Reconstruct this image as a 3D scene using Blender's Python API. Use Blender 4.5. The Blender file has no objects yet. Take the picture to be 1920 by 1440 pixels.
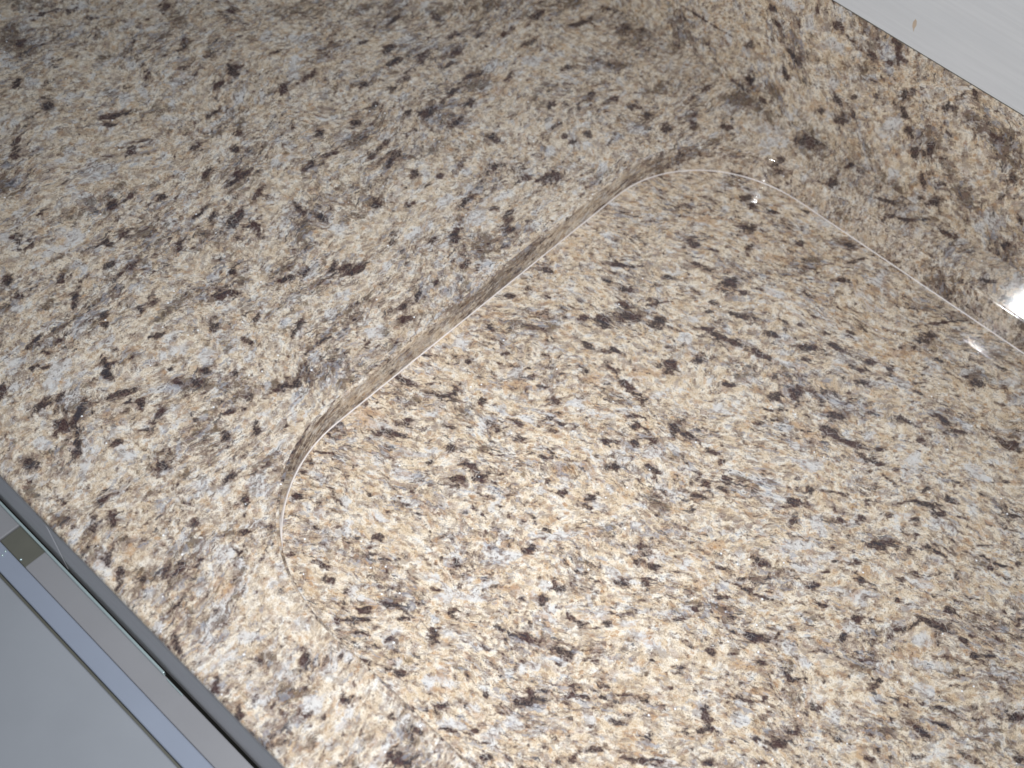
import bpy, bmesh, math, random
from mathutils import Vector, Matrix, Quaternion
from math import pi, sin, cos

S = bpy.context.scene
COL = S.collection

# ------------------------------------------------------------------ camera
ROT = Matrix(((0.7427068575, -0.6014995149, 0.2942530499),
              (0.6590080414,  0.5786736957, -0.4804634797),
              (0.1187220501,  0.5507586472,  0.8261779393)))
CAM = Vector((0.0, -0.0831396, 0.5843450))
cd = bpy.data.cameras.new('camera')
cam = bpy.data.objects.new('camera', cd)
COL.objects.link(cam)
cam.matrix_world = Matrix.Translation(CAM) @ ROT.to_4x4()
cd.sensor_width = 36.0
cd.lens = 2094.48 / 1920 * 36.0
cd.clip_start = 0.01
cd.clip_end = 50
cd.dof.use_dof = True
cd.dof.focus_distance = 0.70
cd.dof.aperture_fstop = 7.0
S.camera = cam

# ------------------------------------------------------------------ world and lamps
W = bpy.data.worlds.new('World'); S.world = W; W.use_nodes = True
wb = W.node_tree.nodes['Background']
wb.inputs['Color'].default_value = (0.80, 0.90, 1.0, 1)
wb.inputs['Strength'].default_value = 0.16

def area(name, loc, rot, sx, sy, power, color):
    l = bpy.data.lights.new(name, 'AREA'); l.shape = 'RECTANGLE'
    l.size = sx; l.size_y = sy; l.energy = power; l.color = color
    o = bpy.data.objects.new(name, l); COL.objects.link(o)
    o.matrix_world = Matrix.Translation(loc) @ rot.to_4x4()
    return o
# the camera's own flash, a small window beside the lens
aim = (ROT @ Vector((0.0, -0.11, -1.0))).normalized()
zax = -aim
xax = (ROT @ Vector((1, 0, 0))); xax = (xax - xax.dot(zax) * zax).normalized()
yax = zax.cross(xax)
FR = Matrix((xax, yax, zax)).transposed()
fl = area('camera_flash', CAM + ROT @ Vector((0.030, 0.028, 0.006)), FR, 0.030, 0.018, 2.5, (0.94, 0.97, 1.0))
fl.data.spread = math.radians(112)

S.view_settings.view_transform = 'Standard'
S.view_settings.look = 'None'
S.view_settings.exposure = 0
S.view_settings.gamma = 1
S.view_settings.use_curve_mapping = False
S.cycles.use_denoising = True
S.cycles.denoiser = 'OPENIMAGEDENOISE'
S.cycles.denoising_input_passes = 'RGB_ALBEDO_NORMAL'
S.cycles.max_bounces = 6
S.cycles.sample_clamp_indirect = 0

# ------------------------------------------------------------------ node helper
class N:
    def __init__(s, name):
        s.m = bpy.data.materials.new(name); s.m.use_nodes = True
        s.t = s.m.node_tree; s.n = s.t.nodes; s.l = s.t.links
        s.bsdf = s.n['Principled BSDF']
    def new(s, t): return s.n.new(t)
    def put(s, sock, v):
        if isinstance(v, bpy.types.NodeSocket): s.l.new(v, sock)
        elif isinstance(v, (tuple, list)) and len(v) == 3 and sock.type == 'RGBA': sock.default_value = (*v, 1)
        else: sock.default_value = v
    def m_(s, op, a, b=None, c=None, clamp=False):
        n = s.new('ShaderNodeMath'); n.operation = op; n.use_clamp = clamp
        s.put(n.inputs[0], a)
        if b is not None: s.put(n.inputs[1], b)
        if c is not None: s.put(n.inputs[2], c)
        return n.outputs[0]
    def v_(s, op, a, b=None, scale=None):
        n = s.new('ShaderNodeVectorMath'); n.operation = op
        s.put(n.inputs[0], a)
        if b is not None: s.put(n.inputs[1], b)
        if scale is not None: s.put(n.inputs['Scale'], scale)
        return n.outputs['Value' if op in ('LENGTH', 'DOT_PRODUCT') else 0]
    def noise(s, vec, scale, detail=3, rough=.55, lac=2.0, dist=0.0, color=False):
        n = s.new('ShaderNodeTexNoise'); n.noise_dimensions = '3D'
        s.put(n.inputs['Vector'], vec); n.inputs['Scale'].default_value = scale
        n.inputs['Detail'].default_value = detail; n.inputs['Roughness'].default_value = rough
        n.inputs['Lacunarity'].default_value = lac; n.inputs['Distortion'].default_value = dist
        return n.outputs['Color' if color else 'Fac']
    def voro(s, vec, scale, feature='F1', rnd=1.0):
        n = s.new('ShaderNodeTexVoronoi'); n.voronoi_dimensions = '3D'; n.feature = feature
        s.put(n.inputs['Vector'], vec); n.inputs['Scale'].default_value = scale
        n.inputs['Randomness'].default_value = rnd
        return n
    def step(s, v, a, b):      # 0 below a, 1 above b
        n = s.new('ShaderNodeMapRange'); n.interpolation_type = 'SMOOTHSTEP'
        s.put(n.inputs['Value'], v); s.put(n.inputs['From Min'], a); s.put(n.inputs['From Max'], b)
        return n.outputs[0]
    def mix(s, f, a, b, mode='MIX'):
        n = s.new('ShaderNodeMix'); n.data_type = 'RGBA'; n.blend_type = mode
        s.put(n.inputs[0], f); s.put(n.inputs[6], a); s.put(n.inputs[7], b)
        return n.outputs[2]
    def ramp(s, f, stops):
        n = s.new('ShaderNodeValToRGB'); e = n.color_ramp.elements
        while len(e) < len(stops): e.new(.5)
        for i, (p, c) in enumerate(stops): e[i].position = p; e[i].color = (*c, 1)
        s.put(n.inputs[0], f); return n.outputs[0]

def srgb(r, g, b):
    f = lambda c: ((c / 255 + .055) / 1.055) ** 2.4 if c > 10 else c / 255 / 12.92
    return (f(r), f(g), f(b))

# ------------------------------------------------------------------ polished speckled granite
def granite(name, ang, tilt=0.0, drag=1.0, seed=0.0, warm=0.5, pale=0.5, fleck=0.5, brown=0.5, rough=.050):
    """ang: direction of the grain in the slab plane (radians); the grain lives in 3D, edges cut through it"""
    g = N(name)
    tc = g.new('ShaderNodeTexCoord').outputs['Object']
    mm = g.v_('SCALE', tc, scale=1000.0)
    mm = g.v_('ADD', mm, (seed * 531.0, seed * 277.0, seed * 119.0))
    # swirl the grain
    w1 = g.v_('SUBTRACT', g.noise(mm, 1 / 95, 1, .5, color=True), (.5, .5, .5))
    w2 = g.v_('SUBTRACT', g.noise(mm, 1 / 17, 2, .55, color=True), (.5, .5, .5))
    p0 = g.v_('ADD', mm, g.v_('SCALE', w1, scale=34.0))
    p0 = g.v_('ADD', p0, g.v_('SCALE', w2, scale=8.0))
    rot = g.new('ShaderNodeVectorRotate'); rot.rotation_type = 'EULER_XYZ'; rot.invert = True
    g.put(rot.inputs['Vector'], p0); rot.inputs['Rotation'].default_value = (0, tilt, ang)
    p = rot.outputs[0]                       # x along the grain
    w3 = g.v_('SUBTRACT', g.noise(mm, 1 / 2.6, 3, .6, color=True), (.5, .5, .5))
    w4 = g.v_('SUBTRACT', g.noise(mm, 1 / 0.9, 2, .6, color=True), (.5, .5, .5))
    pr = g.v_('ADD', g.v_('ADD', p, g.v_('SCALE', w3, scale=3.4)), g.v_('SCALE', w4, scale=1.0))
    st = lambda v, k, o: g.v_('ADD', g.v_('MULTIPLY', v, (1 / (k * drag), 1.0, 0.8)), (o, o * 1.7, o * .6))

    lerp = lambda a, b: tuple(x + (y - x) * warm for x, y in zip(a, b))
    cream = lerp(srgb(232, 221, 206), srgb(244, 229, 206)); tan = lerp(srgb(198, 180, 160), srgb(216, 190, 154)); milk = srgb(226, 224, 220); rose = srgb(176, 158, 148)
    at = g.new('ShaderNodeAttribute'); at.attribute_name = 'mineral'
    sa = g.new('ShaderNodeSeparateColor'); g.put(sa.inputs[0], at.outputs['Color'])
    mD, mB, mP = sa.outputs; mO = at.outputs['Alpha']
    plus = lambda v, m, w: g.m_('ADD', v, g.m_('MULTIPLY', m, w))
    a = g.noise(st(pr, 1.25, 11), 1 / 6.0, 5, .68)
    base = g.ramp(a, [(.34, milk), (.45, cream), (.54, lerp(srgb(214, 199, 180), srgb(226, 205, 174))), (.64, tan)])
    # rounded crystals, each with its own tone
    v = g.voro(st(pr, 1.15, 3), 1 / 2.9)
    sep = g.new('ShaderNodeSeparateColor'); g.put(sep.inputs[0], v.outputs['Color'])
    r1, r2, r3 = sep.outputs
    cr = g.ramp(r1, [(0, (.52, .44, .40)), (.13, (.66, .58, .52)), (.30, (.90, .86, .83)), (.6, (1.0, .99, .98)), (1, (1.0, 1.0, 1.0))])
    soft = g.step(v.outputs['Distance'], .62, .30)
    base = g.mix(g.m_('MULTIPLY', soft, .80), base, cr, 'MULTIPLY')
    base = g.mix(g.m_('MULTIPLY', g.m_('MULTIPLY', soft, g.step(r2, .84, .88)), .35 + .25 * warm), base, srgb(188, 138, 88))
    vb = g.voro(st(pr, 1.2, 47), 1 / 5.2)
    sb = g.new('ShaderNodeSeparateColor'); g.put(sb.inputs[0], vb.outputs['Color'])
    base = g.mix(g.m_('MULTIPLY', g.m_('MULTIPLY', g.step(vb.outputs['Distance'], .55, .25), g.step(sb.outputs[0], .68, .76)), .62), base, rose)
    # fine sugar
    f = g.noise(mm, 1 / 0.8, 4, .75)
    base = g.mix(g.m_('MULTIPLY', g.step(f, .49, .66), .62), base, srgb(132, 106, 86))
    base = g.mix(g.m_('MULTIPLY', g.step(f, .50, .32), .45), base, srgb(238, 230, 218))
    # pale quartz veils
    q = g.noise(st(pr, 1.5, 71), 1 / 10.0, 4, .60)
    q = plus(q, mP, .20)
    base = g.mix(g.m_('MULTIPLY', g.step(q, .585 - .03 * pale, .67 - .03 * pale), .70), base, srgb(212, 212, 214))
    # grey translucent quartz
    gq = g.noise(st(pr, 1.4, 93), 1 / 4.5, 4, .64)
    base = g.mix(g.m_('MULTIPLY', g.step(gq, .52, .62), .65), base, srgb(150, 136, 126))
    # ochre stains
    oc = g.noise(st(pr, 1.5, 57), 1 / 5.5, 4, .70)
    oc = plus(oc, mO, .20)
    base = g.mix(g.m_('MULTIPLY', g.step(oc, .55 - .03 * warm, .67 - .03 * warm), .25 + .38 * warm), base, srgb(176, 132, 88))
    # clusters : where the dark minerals gather
    cl = g.noise(st(p, 2.0, 5), 1 / 26.0, 3, .6)
    clc = g.m_('SUBTRACT', cl, .5)
    # brown haze
    bh = g.noise(st(pr, 1.7, 23), 1 / 5.5, 5, .72)
    bh2 = g.m_('ADD', bh, g.m_('MULTIPLY', clc, .55))
    bh2 = plus(plus(bh2, mB, .16), mD, .10)
    base = g.mix(g.m_('MULTIPLY', g.step(bh2, .595 - .06 * brown, .73 - .06 * brown), .78), base, srgb(92, 76, 60))
    # fine dark pepper, thicker where the haze gathers
    pe = g.noise(st(pr, 1.5, 177), 1 / 1.7, 3, .70)
    pe2 = plus(plus(g.m_('ADD', pe, g.m_('MULTIPLY', clc, .35)), mB, .06), mD, .05)
    base = g.mix(g.m_('MULTIPLY', g.step(pe2, .575 - .015 * brown, .66 - .015 * brown), .72), base, srgb(74, 60, 58))
    # long soft taupe streaks
    ts = g.noise(st(pr, 2.0, 211), 1 / 4.4, 4, .66)
    base = g.mix(g.m_('MULTIPLY', g.step(ts, .545 - .012 * brown, .65), .50), base, srgb(134, 118, 108))
    # mid brown-violet grains
    mb = g.noise(st(pr, 1.35, 141), 1 / 2.9, 4, .64)
    mb2 = g.m_('ADD', mb, g.m_('MULTIPLY', clc, .30))
    base = g.mix(g.m_('MULTIPLY', g.step(mb2, .565, .64), .60), base, srgb(126, 104, 96))
    # bluish slivers beside the dark flecks
    db = g.noise(st(pr, 2.4, 41), 1 / 3.6, 3, .58)
    db2 = plus(g.m_('ADD', db, g.m_('MULTIPLY', clc, .35)), mD, .05)
    base = g.mix(g.m_('MULTIPLY', g.step(db2, .595, .65), .50), base, srgb(150, 154, 166))
    # dark flecks
    dk = g.noise(st(pr, 1.65, 61), 1 / 3.7, 4, .60)
    dk2 = g.m_('ADD', dk, g.m_('MULTIPLY', clc, .22))
    dk2 = plus(plus(dk2, mD, .27), mP, -.08)
    t0 = .648 - .036 * fleck
    dmask = g.step(dk2, t0 - .005, t0 + .060)
    dcol = g.mix(g.step(g.noise(pr, 1 / 7.0, 2, .5), .44, .58), srgb(30, 27, 33), srgb(58, 36, 38))
    dcol = g.mix(g.m_('MULTIPLY', g.step(f, .47, .60), .6), dcol, srgb(116, 98, 94))
    voids = g.step(g.noise(mm, 1 / 1.5, 3, .7), .50, .60)
    dmask = g.m_('MULTIPLY', dmask, g.m_('SUBTRACT', 1.0, g.m_('MULTIPLY', voids, .42)))
    halo = g.step(dk2, t0 - .09, t0)
    base = g.mix(g.m_('MULTIPLY', halo, .60), base, srgb(124, 104, 92))
    base = g.mix(g.m_('MULTIPLY', dmask, .92), base, dcol)
    # thin black needles
    nd = g.noise(st(pr, 5.0, 83), 1 / 2.2, 2, .5)
    nd2 = plus(g.m_('ADD', nd, g.m_('MULTIPLY', clc, .40)), mD, .09)
    base = g.mix(g.m_('MULTIPLY', g.step(nd2, .675, .71), .75), base, srgb(62, 60, 66))
    # specks
    v2 = g.voro(mm, 1 / 2.6)
    s2 = g.new('ShaderNodeSeparateColor'); g.put(s2.inputs[0], v2.outputs['Color'])
    sp = g.m_('MULTIPLY', g.step(v2.outputs['Distance'], .20, .10), g.step(s2.outputs[0], .80, .82))
    base = g.mix(g.m_('MULTIPLY', sp, .7), base, srgb(80, 62, 56))
    # pale crackle between crystals
    v3 = g.voro(g.v_('ADD', mm, g.v_('SCALE', w3, scale=2.0)), 1 / 5.5, 'DISTANCE_TO_EDGE')
    ck = g.m_('MULTIPLY', g.step(v3.outputs['Distance'], .035, .012), g.step(g.noise(mm, 1 / 14, 2), .50, .60))
    base = g.mix(g.m_('MULTIPLY', ck, .35), base, srgb(228, 220, 212))
    # sparkle glints painted into the colour : tiny near-white dots
    v4 = g.voro(g.v_('ADD', mm, (17.3, 5.1, 9.9)), 1 / 7.5)
    s4 = g.new('ShaderNodeSeparateColor'); g.put(s4.inputs[0], v4.outputs['Color'])
    gl = g.m_('MULTIPLY', g.step(v4.outputs['Distance'], .10, .06), g.step(s4.outputs[1], .72, .74))
    base = g.mix(gl, base, (.95, .95, .97))
    g.put(g.bsdf.inputs['Base Color'], base)
    g.put(g.bsdf.inputs['Roughness'], g.m_('ADD', g.m_('MULTIPLY', g.step(f, .3, .7), .02), rough))
    g.bsdf.inputs['IOR'].default_value = 1.5
    bp = g.new('ShaderNodeBump'); bp.inputs['Strength'].default_value = .10; bp.inputs['Distance'].default_value = .0002
    g.put(bp.inputs['Height'], g.noise(mm, 1 / 28, 2, .5)); g.put(g.bsdf.inputs['Normal'], bp.outputs[0])
    return g.m

def plain(name, col, rough=.5, metal=0.0, var=.06, scale=60, bump=0.0, stretch=(1, 1, 1), spec=.5):
    g = N(name)
    tc = g.new('ShaderNodeTexCoord').outputs['Object']
    st = g.v_('MULTIPLY', tc, stretch)
    n = g.noise(st, scale, 4, .6)
    n2 = g.noise(tc, 9, 2, .5)
    lo = tuple(c * (1 - var) for c in col); hi = tuple(min(1, c * (1 + var)) for c in col)
    c = g.mix(g.step(n, .3, .7), lo, hi)
    c = g.mix(g.m_('MULTIPLY', g.step(n2, .35, .7), var * 2), c, tuple(k * .8 for k in col))
    g.put(g.bsdf.inputs['Base Color'], c)
    g.put(g.bsdf.inputs['Roughness'], g.m_('ADD', g.m_('MULTIPLY', n, .12), rough - .06))
    g.bsdf.inputs['Metallic'].default_value = metal
    g.bsdf.inputs['Specular IOR Level'].default_value = spec
    if bump:
        bp = g.new('ShaderNodeBump'); bp.inputs['Strength'].default_value = bump; bp.inputs['Distance'].default_value = .0005
        g.put(bp.inputs['Height'], n); g.put(g.bsdf.inputs['Normal'], bp.outputs[0])
    return g.m

GA = granite('granite_greyish', math.radians(97), seed=1.0, warm=.35, pale=1.0, fleck=.85, brown=.95)
GB = granite('granite_warm', math.radians(27), seed=2.3, warm=.62, pale=.9, fleck=1.15, brown=.3)
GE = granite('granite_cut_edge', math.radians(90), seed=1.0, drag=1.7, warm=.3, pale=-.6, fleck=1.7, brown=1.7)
GC = granite('granite_backsplash', 0.0, tilt=math.radians(52), seed=4.1, warm=.6, pale=.6, fleck=.95, brown=1.0, rough=.09)

# ------------------------------------------------------------------ object helpers
def link(name, bm, mat, parent=None, smooth=None):
    me = bpy.data.meshes.new(name); bm.normal_update(); bm.to_mesh(me); bm.free()
    me.materials.append(mat)
    o = bpy.data.objects.new(name, me); COL.objects.link(o)
    if parent: o.parent = parent
    if smooth is not None:
        for p in me.polygons: p.use_smooth = smooth
    return o
def tag(o, label, cat, group=None, kind=None):
    if label: o['label'] = label
    if cat: o['category'] = cat
    if group: o['group'] = group
    if kind: o['kind'] = kind
    return o
def thing(name, loc, label, cat):
    o = bpy.data.objects.new(name, None); COL.objects.link(o); o.location = loc
    return tag(o, label, cat)
def box(bm, x0, x1, y0, y1, z0, z1, bev=0.0, seg=3):
    b = bmesh.new()
    vs = [b.verts.new((x, y, z)) for z in (z0, z1) for y in (y0, y1) for x in (x0, x1)]
    for f in ((0, 2, 3, 1), (4, 5, 7, 6), (0, 1, 5, 4), (2, 6, 7, 3), (0, 4, 6, 2), (1, 3, 7, 5)):
        b.faces.new([vs[i] for i in f])
    if bev: bmesh.ops.bevel(b, geom=b.edges[:], offset=bev, segments=seg, profile=.5, affect='EDGES')
    me = bpy.data.meshes.new('t'); b.to_mesh(me); b.free(); bm.from_mesh(me); bpy.data.meshes.remove(me)
def smooth_by_angle(o, deg=40):
    for p in o.data.polygons: p.use_smooth = True
    o.data.set_sharp_from_angle(angle=math.radians(deg))

# ------------------------------------------------------------------ dimensions (metres), counter surface at z = 0
XL, XR = -1.6, 1.5
YB = 0.600                       # face of the backsplash
H = 0.02469                      # thickness of the upper slab
RX0, RY0, RY1, RR = -0.27490, 0.06563, 0.55947, 0.10218
RX1 = 1.25
def rounded_loop(off, n=28):     # cut-out outline, grown outward by off
    r = RR + off; pts = []
    for cx, cy, a0 in ((RX1 - RR, RY1 - RR, 0), (RX0 + RR, RY1 - RR, 90), (RX0 + RR, RY0 + RR, 180), (RX1 - RR, RY0 + RR, 270)):
        for i in range(n + 1):
            a = math.radians(a0 + 90 * i / n)
            pts.append((cx + r * cos(a), cy + r * sin(a)))
    return pts


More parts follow.
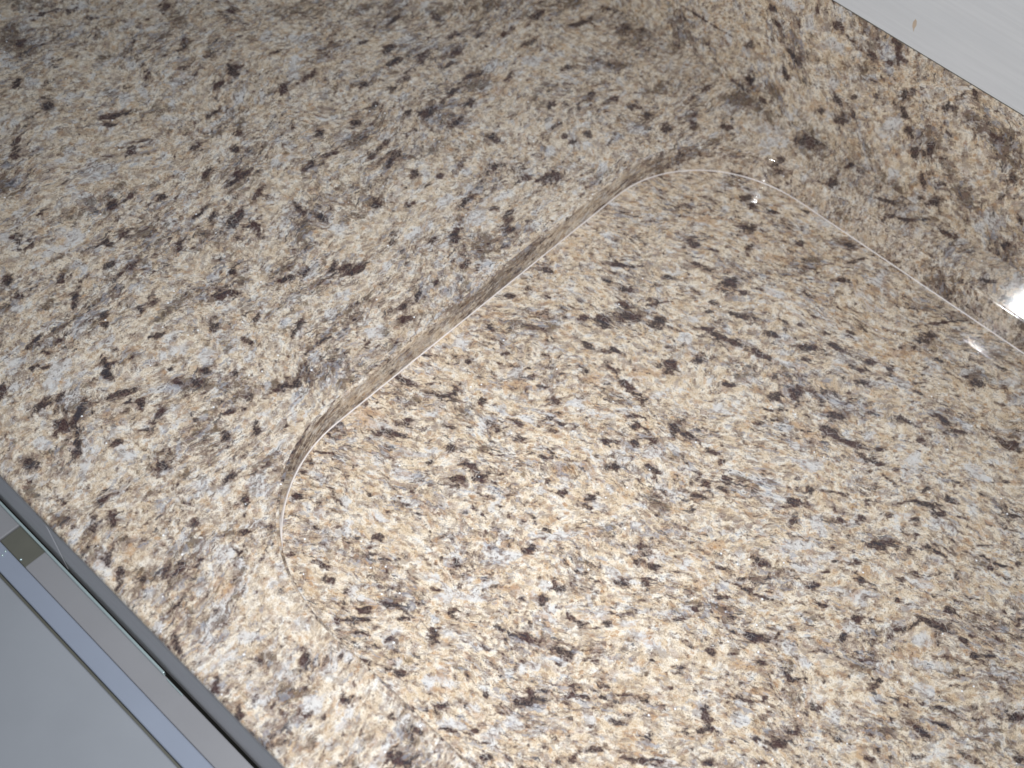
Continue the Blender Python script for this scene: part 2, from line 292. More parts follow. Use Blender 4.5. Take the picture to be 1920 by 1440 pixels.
# ------------------------------------------------------------------ where the larger mineral grains lie in each slab
# kind (0 dark, 1 brown, 2 pale quartz, 3 ochre), centre, half long axis, half short axis, in tenths of a millimetre
MARKS_A = '''0 -6792 2487 -14 46 27 -4 0 -6627 2186 -31 35 26 10 0 -6284 1915 -16 42 33 -2 0 -5746 2627 -62 79 22 9 0 -5876 3076 -35 46 20 7 0 -6279 3234 -20 58 44 -5 0 -5931 3588 26 31 32 -27 0 -5342 3551 26 30 19 -17 0 -5391 3159 -20 72 41 -5 0 -5461 3167 21 25 22 -19 0 -5585 2221 40 82 27 -16 0 -5530 2149 28 32 21 -16 0 -5964 1951 -26 41 42 8 0 -5155 2741 0 56 28 -10 0 -5773 1557 -48 55 30 12 0 -5695 1481 -25 38 27 5 0 -5262 2214 41 81 19 -11 0 -5228 2096 12 54 38 -17 0 -4974 2462 -11 64 31 -5 0 -4874 2762 20 23 27 -23 0 -4778 2631 20 23 26 -23 0 -4737 2342 -25 49 27 5 0 -4572 2501 3 60 38 -13 0 -4548 2402 10 36 29 -14 0 -4357 2490 -25 64 27 2 0 -4912 1850 -19 53 21 0 0 -4907 1687 -10 57 29 -4 0 -4755 1976 23 26 25 -20 0 -4490 2136 -3 52 18 -4 0 -4474 2046 -7 46 10 -2 0 -4273 2196 -28 102 35 -1 0 -4404 2124 -48 53 15 10 0 -4150 2260 13 47 35 -17 0 -4056 2224 20 21 23 -21 0 -4655 1592 2 42 25 -7 0 -5099 1084 -39 35 24 16 0 -4996 1130 -21 35 25 5 0 -4346 1793 -26 36 23 9 0 -4663 1471 19 21 30 -23 0 -3900 2642 55 -1 6 -21 0 -4071 2587 43 -8 2 -21 0 -4514 3198 2 43 31 -12 0 -5000 3526 17 77 33 -18 0 -5020 3296 -8 47 41 -9 0 -4318 2913 -14 67 22 -3 0 -4303 3087 21 55 18 -11 0 -5172 1324 -33 55 10 2 0 -6687 2678 6 40 28 -12 0 -6539 2727 16 36 26 -16 0 -5671 2891 7 33 25 -12 0 -5350 2972 9 40 33 -16 1 -4941 2821 -43 83 42 7 1 -4980 2642 26 72 23 -13 1 -4893 2042 47 89 42 -26 1 -5038 1831 -10 52 37 -5 1 -4579 1675 3 72 57 -16 1 -5627 3954 97 117 63 -57 1 -5492 1278 30 33 59 -41 1 -6731 2184 64 76 121 -84 1 -7031 2393 105 127 76 -53 1 -5419 2494 41 84 61 -38 1 -6107 2559 19 105 52 -23 1 -6139 3240 -59 100 69 10 2 -6236 1999 28 32 30 -22 2 -5712 2381 65 58 41 -36 2 -5584 2787 16 79 58 -28 2 -5218 1779 58 65 86 -65 2 -5064 2681 13 107 24 -10 2 -5120 3476 -17 97 74 -16 2 -5680 1409 23 26 61 -43 2 -6458 2509 11 66 53 -23 2 -5370 3739 44 94 33 -24 2 -5215 1300 -8 37 22 -3 2 -5644 2515 24 28 36 -29 2 -5083 1564 53 59 64 -48 2 -4869 1336 60 65 55 -41 0 -5035 4464 -5 71 22 -8 0 -4823 4751 70 -32 -1 -43 0 -5007 4105 22 26 22 -22 0 -4832 4201 -29 63 37 5 0 -4688 4135 3 89 25 -11 0 -4583 4321 -26 72 39 1 0 -4517 4059 -25 121 28 -5 0 -4487 3914 25 50 30 -24 0 -4669 3777 28 55 27 -20 0 -4606 4728 13 55 25 -16 0 -4477 4881 18 22 22 -24 0 -4460 4593 -13 64 25 -5 0 -4392 4420 -3 69 17 -6 0 -4201 4457 28 77 23 -17 0 -4002 4690 -38 82 17 4 0 -4353 5062 -3 83 26 -10 0 -3774 5112 31 61 18 -17 0 -4044 5616 42 117 24 -20 0 -3761 5851 -7 91 34 -12 0 -4004 5942 49 17 8 -16 0 -3137 5175 33 38 28 -35 0 -3289 5120 33 38 22 -27 0 -3435 5012 -9 65 23 -5 0 -4133 3914 -2 72 39 -13 0 -4228 3804 -6 49 27 -7 0 -4446 3669 -19 66 30 -2 0 -3932 4030 -7 75 23 -6 0 -4169 4223 -6 60 24 -6 0 -4119 3456 -17 157 23 -5 0 -4083 3675 17 45 18 -13 0 -3972 3381 -32 95 28 1 0 -3621 4103 69 26 17 -33 0 -3637 3547 4 44 33 -14 0 -3770 3411 25 28 30 -31 0 -3633 3396 -5 68 15 -3 0 -3427 3887 7 68 33 -15 0 -3077 4120 30 72 37 -29 0 -3191 3993 26 29 23 -27 0 -3172 4669 23 26 24 -29 0 -3018 4759 -16 63 18 0 0 -3214 4508 27 31 15 -18 0 -3283 4528 18 20 24 -29 0 -3405 4546 7 73 19 -9 0 -3341 3492 -4 61 25 -6 0 -3578 3179 0 50 14 -4 0 -3744 2996 25 27 24 -23 0 -3047 3617 -38 75 30 11 0 -3154 3586 19 34 16 -13 0 -2956 3534 25 28 16 -18 0 -3177 3207 -30 57 26 10 0 -3421 2847 20 22 20 -20 0 -3244 3064 10 31 20 -12 0 -2992 5193 28 32 24 -31 0 -2824 5179 28 32 29 -39 0 -4411 3454 26 29 26 -26 0 -4331 5410 4 83 35 -18 0 -4162 5106 5 80 25 -13 0 -3991 4251 27 31 26 -28 0 -3573 4702 13 45 30 -21 1 -3486 5481 54 82 24 -27 1 -3142 5504 54 103 56 -57 1 -3715 3913 5 61 45 -20 1 -3518 4532 54 62 22 -25 1 -3744 2826 39 70 26 -19 1 -2968 3270 27 82 71 -44 1 -4268 3315 18 66 45 -25 1 -5314 4364 62 133 51 -39 1 -4871 4863 52 110 66 -55 1 -4290 5703 126 152 51 -61 1 -4690 5220 94 114 45 -50 1 -3847 3655 25 144 30 -15 1 -3675 5885 44 170 97 -75 1 -4080 4447 66 129 37 -31 2 -4157 4696 46 93 45 -39 2 -3991 4953 56 65 41 -47 2 -3289 4368 -24 69 41 5 2 -2991 4790 9 74 37 -19 2 -2954 5031 56 63 30 -38 2 -3199 3674 32 75 33 -24 2 -3194 3406 27 84 40 -25 2 -3371 3020 20 98 41 -20 2 -3167 3124 -11 52 27 -1 2 -2904 4447 -3 84 43 -13 2 -3449 3423 34 37 17 -18 2 -3615 5298 42 82 44 -42 3 -4070 4579 113 78 23 -33 3 -3931 4528 54 63 40 -44 3 -3293 3495 -40 109 20 3 0 -1974 5913 68 77 38 -58 0 -1605 5959 29 33 15 -25 0 -2020 5590 36 19 12 -27 0 -1886 5450 -36 101 31 11 0 -1609 5678 11 60 34 -21 0 -1204 5857 76 39 7 -18 0 -1114 5731 24 26 14 -24 0 -1001 5804 52 45 8 -17 0 -1092 5588 43 47 37 -62 0 -1037 5457 12 13 11 -19 0 -722 5915 57 5 5 -33 0 -2874 5816 5 105 20 -9 0 -2686 5366 24 27 29 -40 0 -2495 5555 40 27 14 -27 0 -2419 5072 -15 55 27 3 0 -2436 5164 33 37 22 -31 0 -1177 5418 36 13 8 -27 1 -1942 5863 87 98 75 -115 1 -2634 5875 78 114 38 -48 1 -2757 5462 -20 68 21 2 1 -2418 5941 289 -13 18 -91 2 -1999 5350 -44 86 33 23 2 -2166 5695 62 71 27 -41 2 -1224 5572 16 76 26 -17 2 -1008 5603 28 31 27 -46 0 -4832 832 -27 44 37 8 0 -4527 1353 19 46 27 -13 0 -4418 1449 -3 72 17 -4 0 -4621 1080 -33 36 13 7 0 -4443 1061 -51 57 25 13 0 -4676 813 22 23 14 -10 0 -4210 1085 18 19 22 -17 0 -4156 1051 16 17 22 -17 0 -4087 1369 4 57 23 -6 0 -4092 1291 -6 47 26 -3 0 -3673 2099 30 70 16 -9 0 -3631 2232 4 37 20 -7 0 -3828 1740 36 49 35 -26 0 -3684 1531 -37 41 18 12 0 -3547 1747 -19 36 14 4 0 -3333 1912 -32 53 27 11 0 -3877 1216 29 38 20 -14 0 -4329 681 -24 42 23 5 0 -4242 783 14 15 14 -10 0 -4244 868 -3 22 16 -2 0 -4212 679 16 17 13 -10 0 -4171 543 -25 21 11 9 0 -4137 606 21 22 16 -11 0 -3921 879 63 -16 -2 -24 0 -3841 830 51 11 13 -26 0 -3686 788 14 65 27 -9 0 -3657 882 10 29 7 -3 0 -3927 430 7 74 25 -5 0 -3891 539 -33 43 20 9 0 -3728 530 -34 65 22 5 0 -3733 436 6 54 48 -11 0 -3635 467 -25 25 13 9 0 -3538 395 -59 51 19 16 0 -3659 155 -27 35 29 12 0 -3403 864 -34 73 28 6 0 -3380 755 15 31 14 -7 0 -3418 569 -14 30 24 6 0 -3543 845 37 -4 2 -19 0 -3584 812 28 29 7 -6 0 -3474 1270 22 23 20 -17 0 -3440 1173 22 23 25 -21 0 -3326 1396 6 50 15 -5 0 -3141 1334 14 40 23 -11 0 -3135 1176 20 42 14 -7 0 -3096 1253 18 19 10 -8 0 -3065 1697 -29 71 14 3 0 -3144 1829 5 35 16 -5 0 -3042 1530 37 103 26 -13 0 -2796 1435 5 32 9 -3 0 -2941 1214 -28 33 22 15 0 -3026 1056 35 -4 1 -24 0 -3124 665 -3 61 35 -3 0 -2790 894 -2 57 20 -2 0 -2624 856 -37 43 17 11 0 -3175 286 -9 53 22 0 0 -3340 136 20 20 23 -17 0 -2663 1202 11 11 18 -16 0 -4156 338 17 18 31 -22 0 -3550 2410 -38 47 10 7 0 -3942 1897 15 17 20 -17 0 -3452 1605 37 15 11 -17 0 -3613 1125 15 15 10 -8 0 -3512 1098 25 26 15 -12 0 -3845 1016 -11 22 14 3 1 -4503 895 3 54 40 -10 1 -3833 1862 -16 57 26 0 1 -3440 1173 35 58 44 -27 1 -3460 1597 63 26 21 -33 1 -3493 1483 14 42 18 -8 1 -3021 1686 40 65 33 -22 1 -3136 1471 79 128 33 -22 1 -3160 955 18 18 14 -12 1 -2980 728 -2 36 29 -3 1 -3462 62 71 31 16 -21 1 -2616 1146 38 48 24 -18 1 -3649 1182 -16 33 29 6 1 -3364 590 -26 55 16 4 1 -3981 1410 -21 179 40 -5 2 -4238 935 -39 72 53 11 2 -4023 623 -11 90 88 -8 2 -3849 583 7 71 37 -9 2 -3711 1273 23 72 37 -16 2 -3528 1329 44 46 41 -34 2 -3497 1058 36 38 25 -20 2 -3257 2117 27 29 47 -44 2 -3087 1791 -17 73 49 1 2 -2935 1548 -4 93 30 -4 2 -2894 1760 9 57 24 -8 2 -2636 960 53 54 52 -46 2 -2868 725 35 35 31 -26 2 -3694 287 54 23 20 -27 2 -3428 356 -21 75 34 2 2 -3298 589 31 32 33 -26 2 -3724 1162 18 19 21 -17 2 -4602 748 32 34 34 -24 2 -2990 1147 25 26 28 -24 2 -4298 485 42 44 43 -30 2 -4264 1357 48 52 51 -40 3 -4472 1176 22 24 17 -13 3 -3854 1103 51 54 21 -17 3 -3580 682 49 51 30 -23 0 -3440 2483 56 76 35 -29 0 -2952 3055 -20 57 19 3 0 -2977 2803 14 15 18 -19 0 -2986 2651 4 32 19 -7 0 -3204 2311 12 13 13 -13 0 -2982 2505 -2 40 19 -4 0 -2909 2424 -8 40 22 0 0 -2876 2480 -10 26 24 4 0 -2797 2254 -3 29 16 -1 0 -2768 2346 -25 57 14 4 0 -2925 2119 -6 29 12 0 0 -2875 2172 -12 31 17 3 0 -2844 3081 -83 68 3 5 1 -3197 2393 -34 86 24 4 1 -2875 2545 24 25 20 -21 1 -3315 2574 24 26 27 -27 2 -2841 3130 -30 87 56 9 2 -3049 2793 -15 42 61 10 2 -3344 2520 20 21 22 -21 2 -2942 2223 -24 64 47 9 2 -2869 2809 -16 140 32 -4 0 -28 5618 83 8 3 -27 0 -83 5698 34 13 6 -27 0 -465 5502 52 -59 -10 -20 0 -266 5740 54 37 6 -17 2 -151 5888 57 62 39 -78 0 -3095 178 -42 43 12 8 0 -3042 262 -34 35 16 11 0 -2705 552 -18 43 20 5 0 -2880 103 -36 44 19 11 0 -2551 339 -13 32 17 4 0 -2587 259 -17 41 20 5 0 -2736 68 -38 48 15 8 0 -2641 147 -11 27 20 5 0 -2499 406 -21 51 7 2 0 -2403 613 30 7 7 -19 0 -2471 723 21 21 21 -18 0 -2390 835 33 14 8 -14 0 -1840 434 1 32 10 -1 0 -1827 600 -14 26 5 2 0 -2201 29 45 -3 0 -15 0 -1924 57 -19 27 12 7 0 -1895 20 10 9 11 -9 0 -1681 452 -5 42 29 2 0 -1695 108 -20 36 9 4 0 -1691 22 19 19 10 -9 0 -1451 265 -10 34 14 3 0 -1391 309 -5 17 14 3 0 -1252 240 -5 52 6 0 0 -1854 284 20 19 15 -13 1 -2902 232 -39 30 20 20 1 -3000 59 40 40 39 -29 1 -2716 176 58 -13 -5 -27 1 -2312 560 17 17 16 -14 1 -2422 161 31 -7 -4 -18 1 -2505 222 10 10 16 -13 1 -1834 303 23 50 32 -13 1 -1560 85 19 19 14 -12 1 -1612 240 20 19 21 -19 1 -1593 296 20 19 14 -13 1 -2518 661 24 36 9 -6 1 -3256 63 62 15 9 -18 2 -2113 169 33 32 30 -25 2 -2182 226 40 39 23 -19 2 -3121 45 20 20 35 -26 2 -2468 542 48 48 33 -28 2 -2576 495 27 27 21 -17 2 -1478 303 -8 26 55 14 2 -1476 165 -16 51 27 7 2 -1676 322 33 32 25 -22 2 -1990 330 53 52 22 -20 2 -2536 134 40 39 24 -19 3 -2299 411 41 40 47 -40 3 -1634 510 30 29 32 -30 0 -1140 549 6 22 18 -5 0 -988 592 37 -4 -1 -14 0 -959 419 49 33 15 -22 0 -1366 449 -9 31 37 9'''
